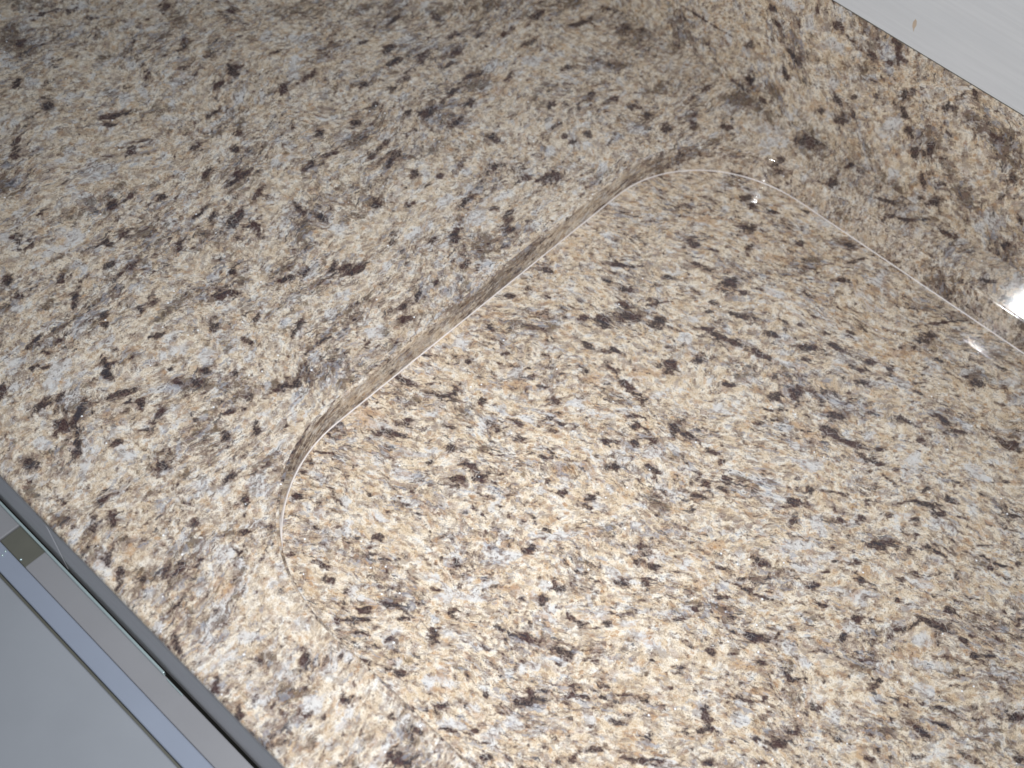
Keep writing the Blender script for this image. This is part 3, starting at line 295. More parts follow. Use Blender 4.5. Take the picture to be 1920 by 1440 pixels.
MARKS_B = '''0 -1968 5269 34 23 11 -21 0 -2060 5303 27 46 24 -27 0 -1862 5066 50 34 17 -33 0 -2058 4619 49 19 13 -33 0 -1740 4890 9 48 23 -13 0 -1648 5541 30 16 7 -18 0 -1816 5342 19 21 13 -19 0 -1213 5501 35 18 7 -18 0 -1935 4678 46 24 6 -12 0 -1496 5232 29 31 12 -19 1 -2253 5310 43 48 33 -47 1 -1926 5479 36 19 12 -27 3 -2130 4877 89 61 18 -32 3 -1782 5023 117 61 18 -42 0 -2539 1159 17 26 20 -13 0 -2639 1381 19 19 7 -6 0 -2649 1479 27 27 6 -5 0 -2638 3622 22 24 19 -22 0 -2502 3841 13 14 13 -16 0 -2667 3252 44 7 8 -26 0 -2586 3293 21 23 8 -9 0 -2495 3436 31 21 9 -13 0 -2276 3869 26 18 15 -25 0 -2137 3900 61 32 7 -15 0 -1993 4221 32 34 17 -23 0 -2316 4042 69 47 13 -22 0 -2061 3784 58 23 9 -22 0 -1967 3954 39 33 9 -13 0 -1903 3975 42 69 7 -7 0 -2188 3490 26 28 15 -18 0 -2078 3562 39 41 34 -42 0 -1971 3710 51 67 31 -34 0 -1789 3846 35 37 28 -37 0 -1685 3877 55 8 4 -15 0 -1999 3328 56 3 4 -22 0 -1893 3374 26 27 12 -14 0 -1847 3433 62 3 3 -18 0 -1802 3299 61 4 3 -18 0 -1902 3153 35 10 5 -14 0 -1583 3258 97 -4 3 -32 0 -1897 2812 49 20 11 -26 0 -2717 2468 40 34 9 -11 0 -2550 2601 18 19 17 -18 0 -2495 2638 21 22 17 -18 0 -2364 2858 17 34 9 -6 0 -2570 2942 37 20 8 -13 0 -2683 2216 60 24 11 -21 0 -2546 2358 -13 39 12 2 0 -2387 2393 -8 53 31 0 0 -2412 2318 51 27 12 -21 0 -2447 2010 8 41 24 -8 0 -2461 1864 64 54 19 -22 0 -2247 2178 45 24 10 -17 0 -2211 2477 32 13 10 -22 0 -2144 2507 24 16 8 -11 0 -2009 2374 34 7 6 -19 0 -1861 2432 45 24 11 -20 0 -1944 2509 40 7 5 -16 0 -1824 2680 31 60 13 -10 0 -1744 2704 32 3 2 -13 0 -1742 2629 30 16 8 -15 0 -1694 2424 63 26 7 -15 0 -1385 3063 21 21 21 -27 0 -1310 3082 35 2 2 -10 0 -1436 3109 29 30 13 -16 0 -1511 3625 26 27 36 -47 0 -1189 3216 21 22 29 -38 0 -1458 2815 40 33 10 -14 0 -1310 2947 19 19 19 -24 0 -1223 3046 51 9 4 -17 0 -1424 2699 14 14 10 -13 0 -1363 2752 16 17 10 -13 0 -1110 2879 55 10 4 -20 0 -1297 2707 61 62 16 -20 0 -1924 2062 66 13 8 -27 0 -1833 2046 46 0 3 -24 0 -1938 1931 27 28 17 -18 0 -2110 2065 28 28 18 -19 0 -1819 2114 30 25 4 -5 0 -2239 1989 12 12 9 -9 0 -2137 1900 28 19 7 -10 0 -1412 2329 30 25 11 -15 0 -1261 2428 36 36 14 -17 0 -1261 2357 41 17 11 -26 0 -1532 2296 10 10 8 -10 0 -1730 1869 19 19 16 -18 0 -1614 1986 30 13 4 -8 1 -1666 3091 46 48 22 -27 1 -2505 2710 74 96 13 -12 1 -2525 2261 38 15 8 -15 1 -2413 2170 35 29 6 -8 1 -2249 2330 69 13 12 -38 1 -1980 2207 32 32 18 -19 1 -933 2705 97 40 15 -43 1 -2518 3085 59 63 20 -23 1 -2327 3221 85 90 25 -29 1 -1991 3756 114 121 39 -49 1 -2689 3449 35 37 32 -36 2 -2604 2712 25 26 25 -27 2 -2099 2543 22 23 27 -31 2 -2235 1873 43 44 16 -16 2 -2160 1733 82 34 28 -55 2 -1736 2038 49 10 7 -24 2 -1921 2571 48 20 11 -25 2 -2038 3395 61 10 10 -37 2 -2303 1345 23 23 22 -21 2 -2596 1670 47 20 6 -11 2 -1186 2959 54 55 24 -32 2 -1103 3101 25 25 24 -32 3 -2616 3047 86 46 23 -40 3 -2664 1845 47 48 38 -37 3 -1604 3422 86 89 27 -35 3 -2168 2691 103 107 28 -31 3 -1519 2473 40 41 17 -20 3 -1814 3141 42 44 27 -33 0 -1645 4523 21 56 37 -28 0 -1643 4429 59 -5 2 -25 0 -1524 4521 27 18 10 -19 0 -1899 4492 66 25 8 -20 0 -1783 4267 65 2 3 -20 0 -1622 4287 38 5 7 -32 0 -1602 4193 27 29 14 -19 0 -1425 4323 83 44 8 -19 0 -1451 4635 37 9 5 -17 0 -1526 4046 43 37 10 -17 0 -1338 4088 148 58 8 -23 0 -1108 4155 108 16 5 -23 0 -1168 4357 44 23 11 -26 0 -1172 4523 44 -4 1 -12 0 -1072 4583 18 19 9 -13 0 -1038 4723 36 9 2 -10 0 -904 4658 53 36 7 -15 0 -900 4461 73 50 10 -22 0 -781 4608 66 9 4 -25 0 -885 4344 52 35 8 -18 0 -1408 3797 35 37 27 -36 0 -1113 5392 38 77 11 -12 0 -741 4911 28 15 7 -20 0 -771 4799 23 24 17 -28 0 -372 5027 14 15 8 -14 0 -199 5063 29 11 4 -16 0 -538 4675 26 10 8 -28 0 -392 4730 18 19 20 -34 0 -538 4577 23 24 8 -13 0 -301 5435 110 143 4 -7 0 99 5079 47 32 11 -31 0 275 5208 29 -4 -1 -25 0 14 5265 51 20 4 -17 0 193 5341 30 3 3 -26 0 -849 3927 39 41 24 -36 0 -768 4062 34 -18 -14 -56 0 -1134 3776 45 31 9 -17 0 -839 3804 49 19 3 -11 0 -757 3878 33 28 7 -13 0 -753 3762 26 27 8 -12 0 -806 3668 17 18 10 -15 0 -463 4100 40 41 19 -31 0 -437 3967 92 3 2 -22 0 -304 3984 45 7 3 -22 0 -216 4026 35 23 13 -30 0 -105 4100 22 22 7 -12 0 -72 3998 64 25 5 -18 0 52 4047 26 27 7 -12 0 127 4133 20 35 5 -6 0 -132 3957 53 -29 -4 -14 0 43 3944 77 -15 -1 -11 0 -80 4443 90 24 3 -15 0 93 4641 63 1 1 -16 0 206 4615 48 40 9 -21 0 58 4375 20 20 14 -25 0 -145 4708 33 13 4 -16 0 -421 4506 18 19 5 -8 0 -491 4476 48 26 3 -9 0 532 4789 63 33 10 -38 0 175 4268 18 18 7 -12 0 -797 3039 59 17 5 -20 0 -684 3081 44 8 3 -17 0 -903 3267 62 10 3 -14 0 -1076 3263 51 9 2 -8 0 -819 3240 15 15 10 -14 0 -564 3377 25 26 11 -17 0 -785 2925 25 25 15 -21 0 -716 3166 21 21 15 -21 0 -309 3332 33 34 14 -22 0 -275 3493 21 21 18 -28 0 -390 3497 21 21 7 -11 0 302 3946 77 52 6 -16 0 428 4108 55 30 6 -21 0 284 4074 17 18 10 -18 0 -149 3601 77 52 3 -8 0 609 4478 58 58 4 -7 0 -469 3575 9 9 6 -8 0 -595 4148 7 7 6 -9 0 -349 5198 42 45 24 -43 0 -1069 5166 56 49 8 -15 1 -1454 4948 92 79 13 -23 1 -1370 4941 66 71 19 -29 1 -1006 5065 80 20 5 -22 1 -267 5239 123 130 36 -64 1 -125 4397 44 17 8 -30 1 501 4959 57 7 6 -73 1 -1084 3943 62 64 17 -25 1 110 5166 113 43 11 -49 1 439 5081 37 38 21 -41 1 -1295 5221 95 103 19 -30 1 61 5426 132 15 5 -44 2 -1705 4292 27 29 29 -40 2 -861 4283 97 82 15 -27 2 -329 4623 77 53 12 -29 2 -682 3765 52 53 31 -47 2 -1587 3893 26 28 23 -31 2 -571 3304 78 32 10 -33 2 -374 3691 64 65 29 -46 2 -887 5411 29 31 22 -38 2 94 4166 53 54 28 -48 2 461 4424 79 31 9 -44 2 62 5203 47 49 22 -42 2 -730 5121 47 50 21 -36 2 -1341 4706 59 23 11 -33 3 -1521 4976 82 56 16 -32 3 -1091 4902 56 60 23 -35 3 -417 4924 74 78 24 -41 3 -530 3842 91 14 6 -37 3 -474 4819 55 58 24 -41 3 -863 5266 57 61 31 -51 0 -2276 877 22 22 13 -11 0 -2118 954 64 9 4 -18 0 -1993 921 25 25 16 -15 0 -1792 785 14 14 23 -22 2 -2166 971 47 11 11 -31 0 -1999 1314 26 18 14 -19 0 -1950 1200 24 20 9 -11 0 -1819 1290 28 19 7 -10 0 -1607 1500 42 23 4 -7 0 -1538 1520 26 18 13 -19 0 -1403 1751 10 9 10 -11 0 -1308 1886 13 50 21 -8 0 -1402 2061 32 -12 -3 -11 0 -1328 2058 45 19 4 -8 0 -833 2391 28 27 11 -14 0 -782 2308 -2 43 27 0 0 -683 2341 24 23 18 -23 0 -755 2133 31 30 21 -27 0 -658 2220 29 12 10 -28 0 -1065 1851 11 11 11 -13 0 -1013 1823 30 30 15 -17 0 -1034 1708 31 -5 -4 -39 0 -1117 1619 24 10 4 -10 0 -1896 955 31 7 6 -20 0 -1515 1314 30 20 5 -7 0 -1359 1276 27 15 12 -21 0 -1336 1104 -18 38 28 12 0 -1494 921 32 31 13 -13 0 -1656 1061 47 31 9 -13 0 -1710 873 57 56 11 -11 0 -1723 942 22 21 15 -15 0 -1526 1060 25 25 11 -11 0 -1080 1390 20 4 2 -10 0 -963 1459 18 18 14 -16 0 -824 1745 60 13 2 -11 0 -699 1791 42 48 4 -5 0 -659 1875 11 37 12 -5 0 -621 1981 26 18 4 -7 0 -693 1934 18 -11 -3 -6 0 -843 1834 19 19 4 -4 0 -727 1548 51 22 7 -18 0 -592 1627 30 29 10 -12 0 -199 1949 30 29 8 -11 0 -435 1563 18 25 10 -8 0 -379 2172 23 23 8 -11 0 -1320 809 28 27 11 -11 0 -1516 726 35 5 3 -17 0 -834 1343 64 8 1 -5 0 -1029 847 32 30 10 -11 0 -885 1054 28 9 4 -12 0 -714 1176 43 49 14 -14 0 -729 1238 29 -4 -2 -15 0 -671 1294 21 14 5 -9 0 -779 1025 14 14 5 -5 0 -502 1421 67 54 4 -6 0 -545 1394 18 18 10 -12 0 -366 1559 22 21 6 -8 0 -245 1521 24 1 0 -13 0 -251 1447 45 30 7 -13 0 -365 1318 14 14 6 -8 0 -455 1286 19 4 1 -8 0 -914 768 56 37 4 -6 0 -802 862 18 29 16 -10 0 -660 806 24 23 16 -17 0 -576 886 51 -6 -1 -10 0 -366 1058 18 17 12 -14 0 -314 1147 8 24 18 -6 0 -253 1244 41 27 9 -17 0 -38 1369 68 37 7 -16 0 -65 1502 28 1 0 -16 1 -1032 2062 34 14 8 -19 1 -1046 2357 28 28 11 -14 1 -967 2241 31 31 15 -18 1 -822 1917 -3 17 20 4 1 -1000 1423 33 32 11 -12 1 -1578 1229 34 23 5 -7 1 -490 1814 23 22 10 -13 1 -324 1770 41 40 10 -12 1 -1349 866 32 31 22 -22 1 -934 932 28 7 2 -10 1 -2051 1395 19 19 8 -8 1 -1894 1493 23 23 16 -17 1 -1533 1453 19 18 12 -12 1 -1843 1116 40 40 32 -31 1 -789 762 44 19 6 -13 1 56 1524 58 55 17 -23 1 -1113 1052 72 69 14 -15 2 -697 1022 38 76 42 -23 2 -937 1635 61 26 10 -26 2 -1371 860 32 31 18 -18 2 -1470 1296 59 32 11 -19 2 -1193 890 28 27 21 -22 2 -1346 1783 38 38 15 -17 2 -1081 1788 19 19 15 -17 2 -2186 1276 34 34 21 -20 2 -954 2492 36 36 23 -29 2 -1337 1411 65 43 12 -18 2 -388 1752 45 43 19 -25 2 -1512 681 28 27 29 -28 2 -896 819 42 40 10 -11 2 -641 1198 43 41 13 -15 2 -1215 2112 47 47 19 -23 3 -1106 2238 39 39 19 -23 3 -1350 981 18 17 11 -11 3 -1218 1622 38 37 15 -17 3 -1094 901 43 41 10 -11 3 -493 1162 21 20 9 -11 0 -501 2892 35 29 10 -16 0 -235 3219 21 21 9 -13 0 -20 3460 37 -10 -2 -13 0 81 3561 21 4 3 -28 0 203 3719 24 16 6 -16 0 327 3807 21 21 7 -11 0 436 3971 39 39 8 -15 0 544 4043 29 19 4 -10 0 799 4316 53 36 3 -10 0 342 3689 42 7 2 -21 0 390 3720 17 17 6 -11 0 562 3864 40 -18 -2 -8 0 274 3508 51 60 18 -25 0 543 3707 68 3 0 -14 0 866 3855 17 17 10 -20 0 914 3937 52 35 3 -8 0 986 4024 17 17 7 -14 0 -227 2842 43 23 10 -26 0 107 3172 17 25 10 -11 0 205 3249 37 37 11 -18 0 105 3070 33 32 5 -8 0 474 3359 26 4 2 -23 0 305 3193 26 5 3 -26 0 107 2932 32 21 10 -22 0 176 2855 33 18 2 -7 0 223 2885 20 20 9 -15 0 -387 2625 33 18 5 -11 0 -255 2658 26 0 0 -16 0 -206 2617 56 11 1 -9 0 -47 2676 77 32 2 -7 0 -275 2469 27 18 7 -13 0 -333 2309 -3 18 20 4 0 409 2948 24 24 21 -34 0 478 3015 79 43 2 -7 0 661 3115 41 67 12 -11 0 768 3259 88 26 3 -19 0 796 3414 33 18 7 -24 0 960 3297 39 7 1 -19 0 22 2401 50 40 13 -22 0 105 2489 6 35 10 -2 0 -119 2159 30 20 10 -20 0 -201 2109 37 30 6 -9 0 225 2560 58 18 1 -7 0 148 2312 23 10 5 -16 0 298 2354 48 0 -1 -15 0 363 2388 31 30 4 -7 0 -6 2238 19 19 5 -7 0 1064 3266 20 20 11 -20 0 1140 3332 27 18 8 -23 0 334 2590 20 19 6 -9 0 713 2666 6 29 19 -5 0 714 2726 24 -1 0 -7 0 215 2066 64 42 6 -12 0 270 2133 13 37 9 -4 0 85 1823 64 -33 -11 -25 0 125 1751 31 42 9 -8 0 128 1975 8 7 6 -8 0 517 2305 27 26 11 -17 0 786 2606 36 19 3 -11 0 1036 2632 70 6 0 -17 0 1109 2737 73 31 2 -11 0 715 2244 40 17 5 -21 0 485 1998 41 39 17 -25 0 504 2098 32 26 5 -9 0 236 1615 38 21 4 -12 0 1102 2475 23 22 8 -13 0 917 2286 30 29 8 -13 0 1418 3095 58 32 5 -23 0 1321 2695 50 16 1 -14 0 1564 2898 24 22 12 -23 0 464 1830 33 31 8 -12 0 377 1922 15 14 8 -12 0 1068 2833 26 17 6 -16 0 781 3995 52 51 4 -7 0 409 2793 20 19 15 -24 1 826 3858 63 34 6 -23 1 951 4094 35 34 9 -17 1 -258 2928 32 32 21 -30 1 511 3463 29 29 12 -21 1 -372 2326 43 42 13 -18 1 -277 2388 34 14 5 -17 1 123 2716 24 23 9 -14 1 229 2773 60 58 19 -29 1 541 2952 32 31 12 -20 1 561 2690 41 22 9 -27 1 887 2476 54 51 13 -22 1 679 2320 43 -20 -12 -32 1 248 1719 -20 28 9 9 1 1362 2928 71 68 7 -14 1 1448 2898 63 60 19 -37 1 635 2236 49 47 11 -17 1 265 2441 -15 23 8 8 1 454 2288 34 23 6 -15 1 1258 2595 116 110 15 -27 1 1179 3541 67 28 7 -38 2 -293 2531 32 31 23 -33 2 54 3171 33 33 16 -26 2 407 2837 28 27 18 -29 2 334 2492 19 19 18 -27 2 -115 3330 53 -14 -8 -53 2 550 3086 51 28 5 -15 2 181 2510 57 24 8 -28 2 597 3657 25 25 21 -38 2 252 1941 41 39 17 -25 2 170 2023 30 29 9 -13 2 960 2874 32 30 16 -28 2 -514 2862 26 -12 -12 -42 2 766 3108 43 18 8 -36 2 748 2248 15 14 8 -13 2 -132 3105 57 57 17 -26 3 61 2214 65 63 15 -22 3 -491 2714 52 52 28 -39 3 221 2150 61 59 12 -17 3 684 4004 34 34 18 -35 3 -191 2425 48 20 9 -28 3 308 3253 33 32 19 -31 3 754 2974 80 78 17 -29 3 -416 2458 35 35 20 -28'''
MARKS_C = '''0 -3869 35 21 81 24 1 0 -2713 408 41 26 13 -35 0 -2381 538 56 -22 -8 -19 0 -2379 368 38 -40 -16 -19 0 -2589 694 32 -9 -6 -15 0 -2442 809 49 -32 -8 -13 0 -2142 948 48 -31 -16 -25 0 -2032 907 53 -21 -6 -14 0 -2335 968 -7 55 17 5 0 -1842 888 41 -16 -8 -20 0 -1690 915 38 8 3 -24 0 -1677 1026 -28 74 26 14 0 -1606 986 19 13 9 -18 0 -1671 617 31 -8 -5 -18 0 -1475 777 21 62 35 -14 0 -1448 628 52 -41 -13 -22 0 -1335 520 34 -33 -17 -24 0 -1769 385 28 -18 -9 -18 0 -1825 256 -17 67 30 14 0 -2013 239 38 27 10 -24 0 -1926 415 50 -33 -12 -21 0 -1065 1043 47 -29 -9 -18 0 -1138 1008 -11 32 17 7 0 -1188 845 37 26 16 -30 0 -1150 481 -9 59 31 8 0 -1226 389 37 -52 -15 -16 0 -983 55 50 -19 -4 -16 0 -1069 196 56 -77 -10 -11 0 -924 122 38 31 17 -34 0 -557 651 29 -27 -14 -23 0 -326 134 25 21 15 -27 0 -350 383 33 -21 -10 -27 0 -2697 30 73 -3 -4 -18 0 -2629 131 42 -6 -12 -43 0 -2671 780 33 20 10 -26 0 -3002 379 38 9 0 -12 1 -2908 179 -43 94 41 32 1 -1826 753 45 2 -2 -37 1 -1000 895 56 25 9 -26 1 -915 842 30 22 19 -36 1 -1538 192 78 -40 -15 -38 1 -745 304 68 -43 -17 -42 1 -2920 464 -18 72 29 15 1 -1971 59 208 -9 -10 -69 1 -1219 21 199 -8 -5 -76 1 -3231 356 -32 98 116 72 1 -746 915 39 29 39 -70 1 -2399 160 81 -54 -27 -46 2 -1778 976 51 33 25 -54 2 -2009 497 31 21 14 -33 2 -1462 498 57 41 22 -46 2 -1289 100 46 36 26 -56 2 -515 208 71 59 51 -93 2 -2077 800 42 27 19 -44 2 -2588 300 61 40 13 -35 2 -2551 884 89 54 15 -38 3 -1613 814 67 45 12 -25 3 -2072 261 38 27 17 -42 3 -2434 670 51 32 8 -20 3 -1076 210 33 26 40 -82'''
import numpy as np
def mineral(me, text, axes):
    n = len(me.vertices); co = np.empty(n * 3, dtype=np.float64); me.vertices.foreach_get('co', co)
    co = co.reshape(-1, 3)[:, axes]
    out = np.zeros((n, 4))
    v = np.array(text.split(), dtype=float).reshape(-1, 7); v[:, 1:] *= 1e-4
    for k, cx, cy, ax, ay, bx, by in v:
        d = co - (cx, cy)
        R = 2.2 * max(math.hypot(ax, ay), math.hypot(bx, by))
        i = np.nonzero((np.abs(d[:, 0]) < R) & (np.abs(d[:, 1]) < R))[0]
        if not len(i): continue
        m = np.linalg.inv(np.array(((ax, bx), (ay, by))))
        q = d[i] @ m.T
        w = np.exp(-((q ** 2).sum(1)) ** 1.2 * 0.8)
        k = int(k); out[i, k] = np.maximum(out[i, k], w)
    a = me.color_attributes.new('mineral', 'FLOAT_COLOR', 'POINT')
    a.data.foreach_set('color', out.reshape(-1).astype(np.float32))
def frange(a, b, st):
    n = max(1, round((b - a) / st)); return [a + (b - a) * i / n for i in range(n + 1)]

# ------------------------------------------------------------------ floor
bm = bmesh.new()
vs = [bm.verts.new(v) for v in ((-4, -4, -.90), (4, -4, -.90), (4, 2, -.90), (-4, 2, -.90))]
bm.faces.new(vs)
tag(link('floor', bm, plain('floor_vinyl', (.22, .20, .18), .5)), None, None, kind='structure')

# ------------------------------------------------------------------ countertop with its cut-out
ct = thing('granite_countertop', (0, 0, 0),
           'grey-beige polished granite countertop with a large round-cornered cut-out, dark grain running towards the backsplash', 'countertop')
bm = bmesh.new()
E = 0.0018; SEG = 7
slant = lambda z: -.00016 * (z + H) / (H - E)      # the saw cut leans by half a degree
rings = [(slant(z), z) for z in (-H + .00005, -H + .0015, -.012, -E - .0016, -E - .0007, -E)]
for i in range(1, SEG + 1):
    a = pi / 2 * i / SEG
    rings.append((E - E * cos(a) - .00016, -E + E * sin(a)))
loops = []
for off, z in rings: loops.append([bm.verts.new((x, y, z)) for x, y in rounded_loop(off)])
n = len(loops[0]); wallfaces = []
for a, b in zip(loops[:-1], loops[1:]):
    for i in range(n):
        j = (i + 1) % n
        wallfaces.append(bm.faces.new((a[j], a[i], b[i], b[j])))
# top face: a fine grid outside the cut-out, stitched to its eased rim
FE = 0.0032
gx = [XL, -1.1, -.74] + frange(-.73, .06, .0018) + frange(.10, XR, .06)
gy = frange(FE, YB + .018, .0018)
inner = loops[-1]
def outside(x, y):
    m = .004; x0, x1, y0, y1, r = RX0 - m, RX1 + m, RY0 - m, RY1 + m, RR + m
    if x < x0 or x > x1 or y < y0 or y > y1: return True
    for cx in (x0 + r, x1 - r):
        for cy in (y0 + r, y1 - r):
            if (x < cx if cx < .3 else x > cx) and (y < cy if cy < .3 else y > cy):
                return math.hypot(x - cx, y - cy) > r
    return False
V = {}
for i, x in enumerate(gx):
    for j, y in enumerate(gy):
        if outside(x, y): V[i, j] = bm.verts.new((x, y, 0))
for i in range(len(gx) - 1):
    for j in range(len(gy) - 1):
        c = [(i, j), (i + 1, j), (i + 1, j + 1), (i, j + 1)]
        if all(k in V for k in c): bm.faces.new([V[k] for k in c])
bm.edges.index_update()
rim = []
for e in bm.edges:
    if len(e.link_faces) == 1 and all(abs(v.co.z) < 1e-7 for v in e.verts):
        m = (e.verts[0].co + e.verts[1].co) / 2
        if XL + .001 < m.x < XR - .001 and FE + .0001 < m.y < YB + .0175: rim.append(e)
bmesh.ops.triangle_fill(bm, use_beauty=True, edges=rim)
bmesh.ops.delete(bm, geom=[v for v in bm.verts if not v.link_faces], context='VERTS')
ox = gx; NX = len(gx)
outer = [V[i, 0] for i in range(NX)]
prev = outer
rg = random.Random(3)
for i in range(1, 7):
    a = pi / 2 * i / 6
    cur = [bm.verts.new((x, FE - FE * sin(a), -FE + FE * cos(a))) for x in ox]
    for k in range(NX - 1): wallfaces.append(bm.faces.new((prev[k + 1], prev[k], cur[k], cur[k + 1])))
    prev = cur
cur = [bm.verts.new((v.co.x, 0, -.0062)) for v in prev]
for k in range(NX - 1): wallfaces.append(bm.faces.new((prev[k + 1], prev[k], cur[k], cur[k + 1])))
for f in wallfaces: f.smooth = True
bm.normal_update()
for f in bm.faces:
    if f not in wallfaces and f.normal.z < 0: f.normal_flip()
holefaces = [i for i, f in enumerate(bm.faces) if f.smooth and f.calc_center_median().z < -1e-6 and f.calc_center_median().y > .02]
slab = link('slab', bm, GA, ct)
mineral(slab.data, MARKS_A, [0, 1])
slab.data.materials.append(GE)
for i in holefaces: slab.data.polygons[i].material_index = 1  # rim bevel gets the darker cut stone too, standing in for a thin shadow line

edge_m = plain('edge_strip', srgb(214, 212, 214), .6, var=.05, scale=30, stretch=(1, 6, 14), spec=.2)
for x0, x1 in ((XL, -.3343), (-.3328, XR)):
    bm = bmesh.new(); box(bm, x0, x1, .0006, .0299, -.0760, -.0064, .0008)
    link('front_edge', bm, edge_m, ct)

# ------------------------------------------------------------------ lower slab seen through the cut-out
pn = thing('granite_inset', (0, 0, -H - .02),
           'warm beige granite panel lying one step lower inside the cut-out, with dark flecks running crosswise', 'stone panel')
bm = bmesh.new(); zo = H + .02
box(bm, RX0 - .03, RX1 + .03, RY0 - .03, RY1 + .03, -.020, .0190)
gx = frange(RX0 - .004, .19, .0018) + frange(.22, RX1 + .004, .06); gy = frange(RY0 - .004, RY1 + .004, .0018)
vv = [[bm.verts.new((x, y, .0199)) for y in gy] for x in gx]
for i in range(len(gx) - 1):
    for j in range(len(gy) - 1): bm.faces.new((vv[i][j], vv[i + 1][j], vv[i + 1][j + 1], vv[i][j + 1]))
pb = link('stone_face', bm, GB, pn)
mineral(pb.data, MARKS_B, [0, 1])
# pale joint of sealant running round the foot of the step
bm = bmesh.new()
lo = rounded_loop(-.0009); li = rounded_loop(.0)
prof = [(.0004, .0000), (.0000, .0006), (-.0004, .0005), (-.0007, .00005)]
L = [[bm.verts.new((x, y, .0199 + z)) for x, y in rounded_loop(o)] for o, z in prof]
for a, b in zip(L[:-1], L[1:]):
    for i in range(n):
        j = (i + 1) % n; bm.faces.new((a[i], a[j], b[j], b[i]))
joint = link('sealant_joint', bm, plain('sealant', srgb(226, 217, 212), .35, var=.08, scale=120), pn, True)

# ------------------------------------------------------------------ backsplash
bs = thing('granite_backsplash', (0, YB, 0),
           'tan and grey granite backsplash strip standing behind the countertop, below the white board', 'backsplash')
bm = bmesh.new(); box(bm, XL, XR, .0008, .018, .0003, .1096, .0004, 2)
gx = frange(XL, -.30, .06) + frange(-.28, .10, .0018) + frange(.14, XR, .06); gy = frange(.0001, .1100, .0018)
vv = [[bm.verts.new((x, 0, z)) for z in gy] for x in gx]
for i in range(len(gx) - 1):
    for j in range(len(gy) - 1): bm.faces.new((vv[i][j], vv[i + 1][j], vv[i + 1][j + 1], vv[i][j + 1]))
sl = link('slab', bm, GC, bs)
mineral(sl.data, MARKS_C, [0, 2])

# ------------------------------------------------------------------ white board above it
wbd = thing('white_board', (0, YB, .1101), 'white painted board with one small tan nick, along the top of the granite backsplash', 'board')
g = N('white_brushed_paint')
tc = g.new('ShaderNodeTexCoord').outputs['Object']
nn = g.noise(g.v_('MULTIPLY', tc, (14, 1, 320)), 1.0, 4, .6)
n3 = g.noise(g.v_('MULTIPLY', tc, (5, 1, 60)), 1.0, 3, .6)
c = g.mix(g.step(nn, .35, .65), (.66, .66, .67), (.70, .70, .71))
c = g.mix(g.m_('MULTIPLY', g.step(n3, .45, .65), .35), c, (.63, .635, .65))
g.put(g.bsdf.inputs['Base Color'], c); g.bsdf.inputs['Roughness'].default_value = .55
bp = g.new('ShaderNodeBump'); bp.inputs['Strength'].default_value = .25; bp.inputs['Distance'].default_value = .0004
g.put(bp.inputs['Height'], nn); g.put(g.bsdf.inputs['Normal'], bp.outputs[0])
bm = bmesh.new(); box(bm, XL, XR, -.0012, .018, .0008, .42, .0006, 2)
link('board', bm, g.m, wbd)
bm = bmesh.new()
pts = [(-.0010, .0042), (.0004, .0030), (.0012, .0006), (.0010, -.0022), (.0016, -.0040), (.0004, -.0026), (-.0008, -.0010), (-.0016, .0016)]
cx, cz = -0.1660, 0.0165
a_ = [bm.verts.new((cx + x * 1.1, -.0014, cz + z * 1.1)) for x, z in pts]; b_ = [bm.verts.new((v.co.x, -.0011, v.co.z)) for v in a_]
bm.faces.new(a_)
for i in range(8): bm.faces.new((a_[i], b_[i], b_[(i + 1) % 8], a_[(i + 1) % 8]))
link('nick', bm, plain('bare_wood', srgb(196, 176, 156), .6), wbd)
bm = bmesh.new(); box(bm, XL, XR, -.0002, .017, -.0002, .0009)
link('bottom_gap', bm, plain('dark_gap', srgb(70, 72, 62), .6), wbd)

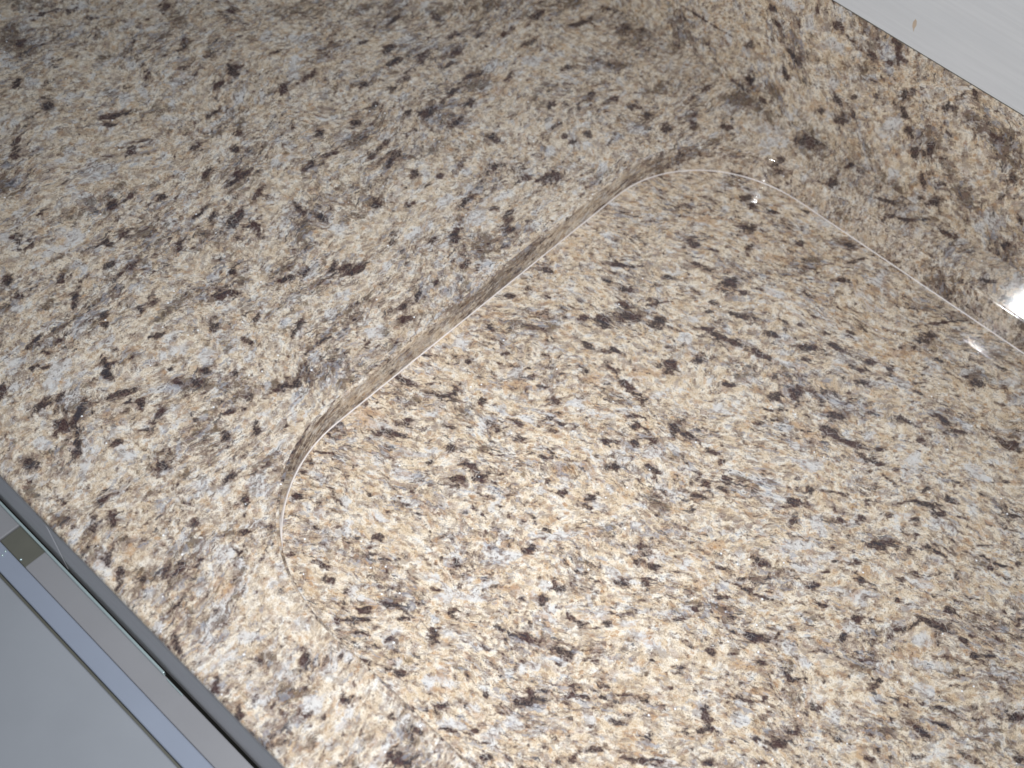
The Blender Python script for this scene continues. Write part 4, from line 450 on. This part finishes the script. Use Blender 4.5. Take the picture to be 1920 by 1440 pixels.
# ------------------------------------------------------------------ base cabinet under the front edge
cb = thing('base_cabinet', (0, 0, -.90), 'grey cabinet with raised blue-grey moulding and a thin shiny metal strip, below the counter edge', 'cabinet')
B = .90
gm = plain('grey_lacquer', srgb(142, 141, 144), .38, var=.03, scale=14)
gb = plain('blue_grey_lacquer', srgb(143, 150, 165), .35, var=.03, scale=14)
gp = plain('panel_lacquer', srgb(147, 150, 156), .40, var=.04, scale=10)
dk = plain('olive_bracket_and_shade', srgb(96, 95, 86), .6)  # dark olive: bracket's own colour, and shade painted into gap and groove
mt = plain('bright_metal', srgb(205, 222, 222), .25, metal=.6, var=.03)
bm = bmesh.new(); box(bm, XL, XR, .030, YB, -B + .10, -.0525 + 0); 
bm2 = bmesh.new(); box(bm2, XL, XR, .0300, .58, .10, B - .0530)
bm.free(); link('carcass', bm2, gm, cb)
bm = bmesh.new(); box(bm, XL, XR, .0008, .0298, .60, B - .0765, .0003)
link('dark_gap', bm, dk, cb)
def slot(x0, x1, y0, y1, z0, z1, name, mat, bev=.0004):
    bm = bmesh.new(); box(bm, x0, x1, y0, y1, z0 + B, z1 + B, bev); return link(name, bm, mat, cb)
slot(XL, -.2372, -.0034, -.0020, -.0650, -.0600, 'metal_strip', mt)
slot(-.2348, -.2208, -.0038, -.0030, -.0655, -.0630, 'metal_strip', mt)
slot(XL, -.3745, -.0172, -.0021, -.1400, -.0660, 'top_ledge', gm, .0008)
slot(-.3492, XR, -.0172, -.0024, -.1400, -.0660, 'top_ledge', gm, .0008)
slot(-.3744, -.3493, -.0171, -.0021, -.1400, -.0675, 'bracket', dk, .0006)
slot(XL, XR, -.0290, -.0173, -.1400, -.0655, 'moulding', gb, .0010)
slot(XL, XR, -.0306, -.0291, -.1400, -.0710, 'groove', dk, .0002)
slot(XL, XR, -.2200, -.0307, -.1400, -.0665, 'panel', gp, .0012)
for (x, y) in ((-.3543, -.0159), (-.3642, -.0218), (-.3652, -.0190)):
    bm = bmesh.new()
    bmesh.ops.create_uvsphere(bm, u_segments=10, v_segments=6, radius=.0009, matrix=Matrix.Translation((x, y, -.0655 + B)))
    link('screw', bm, mt, cb, True)
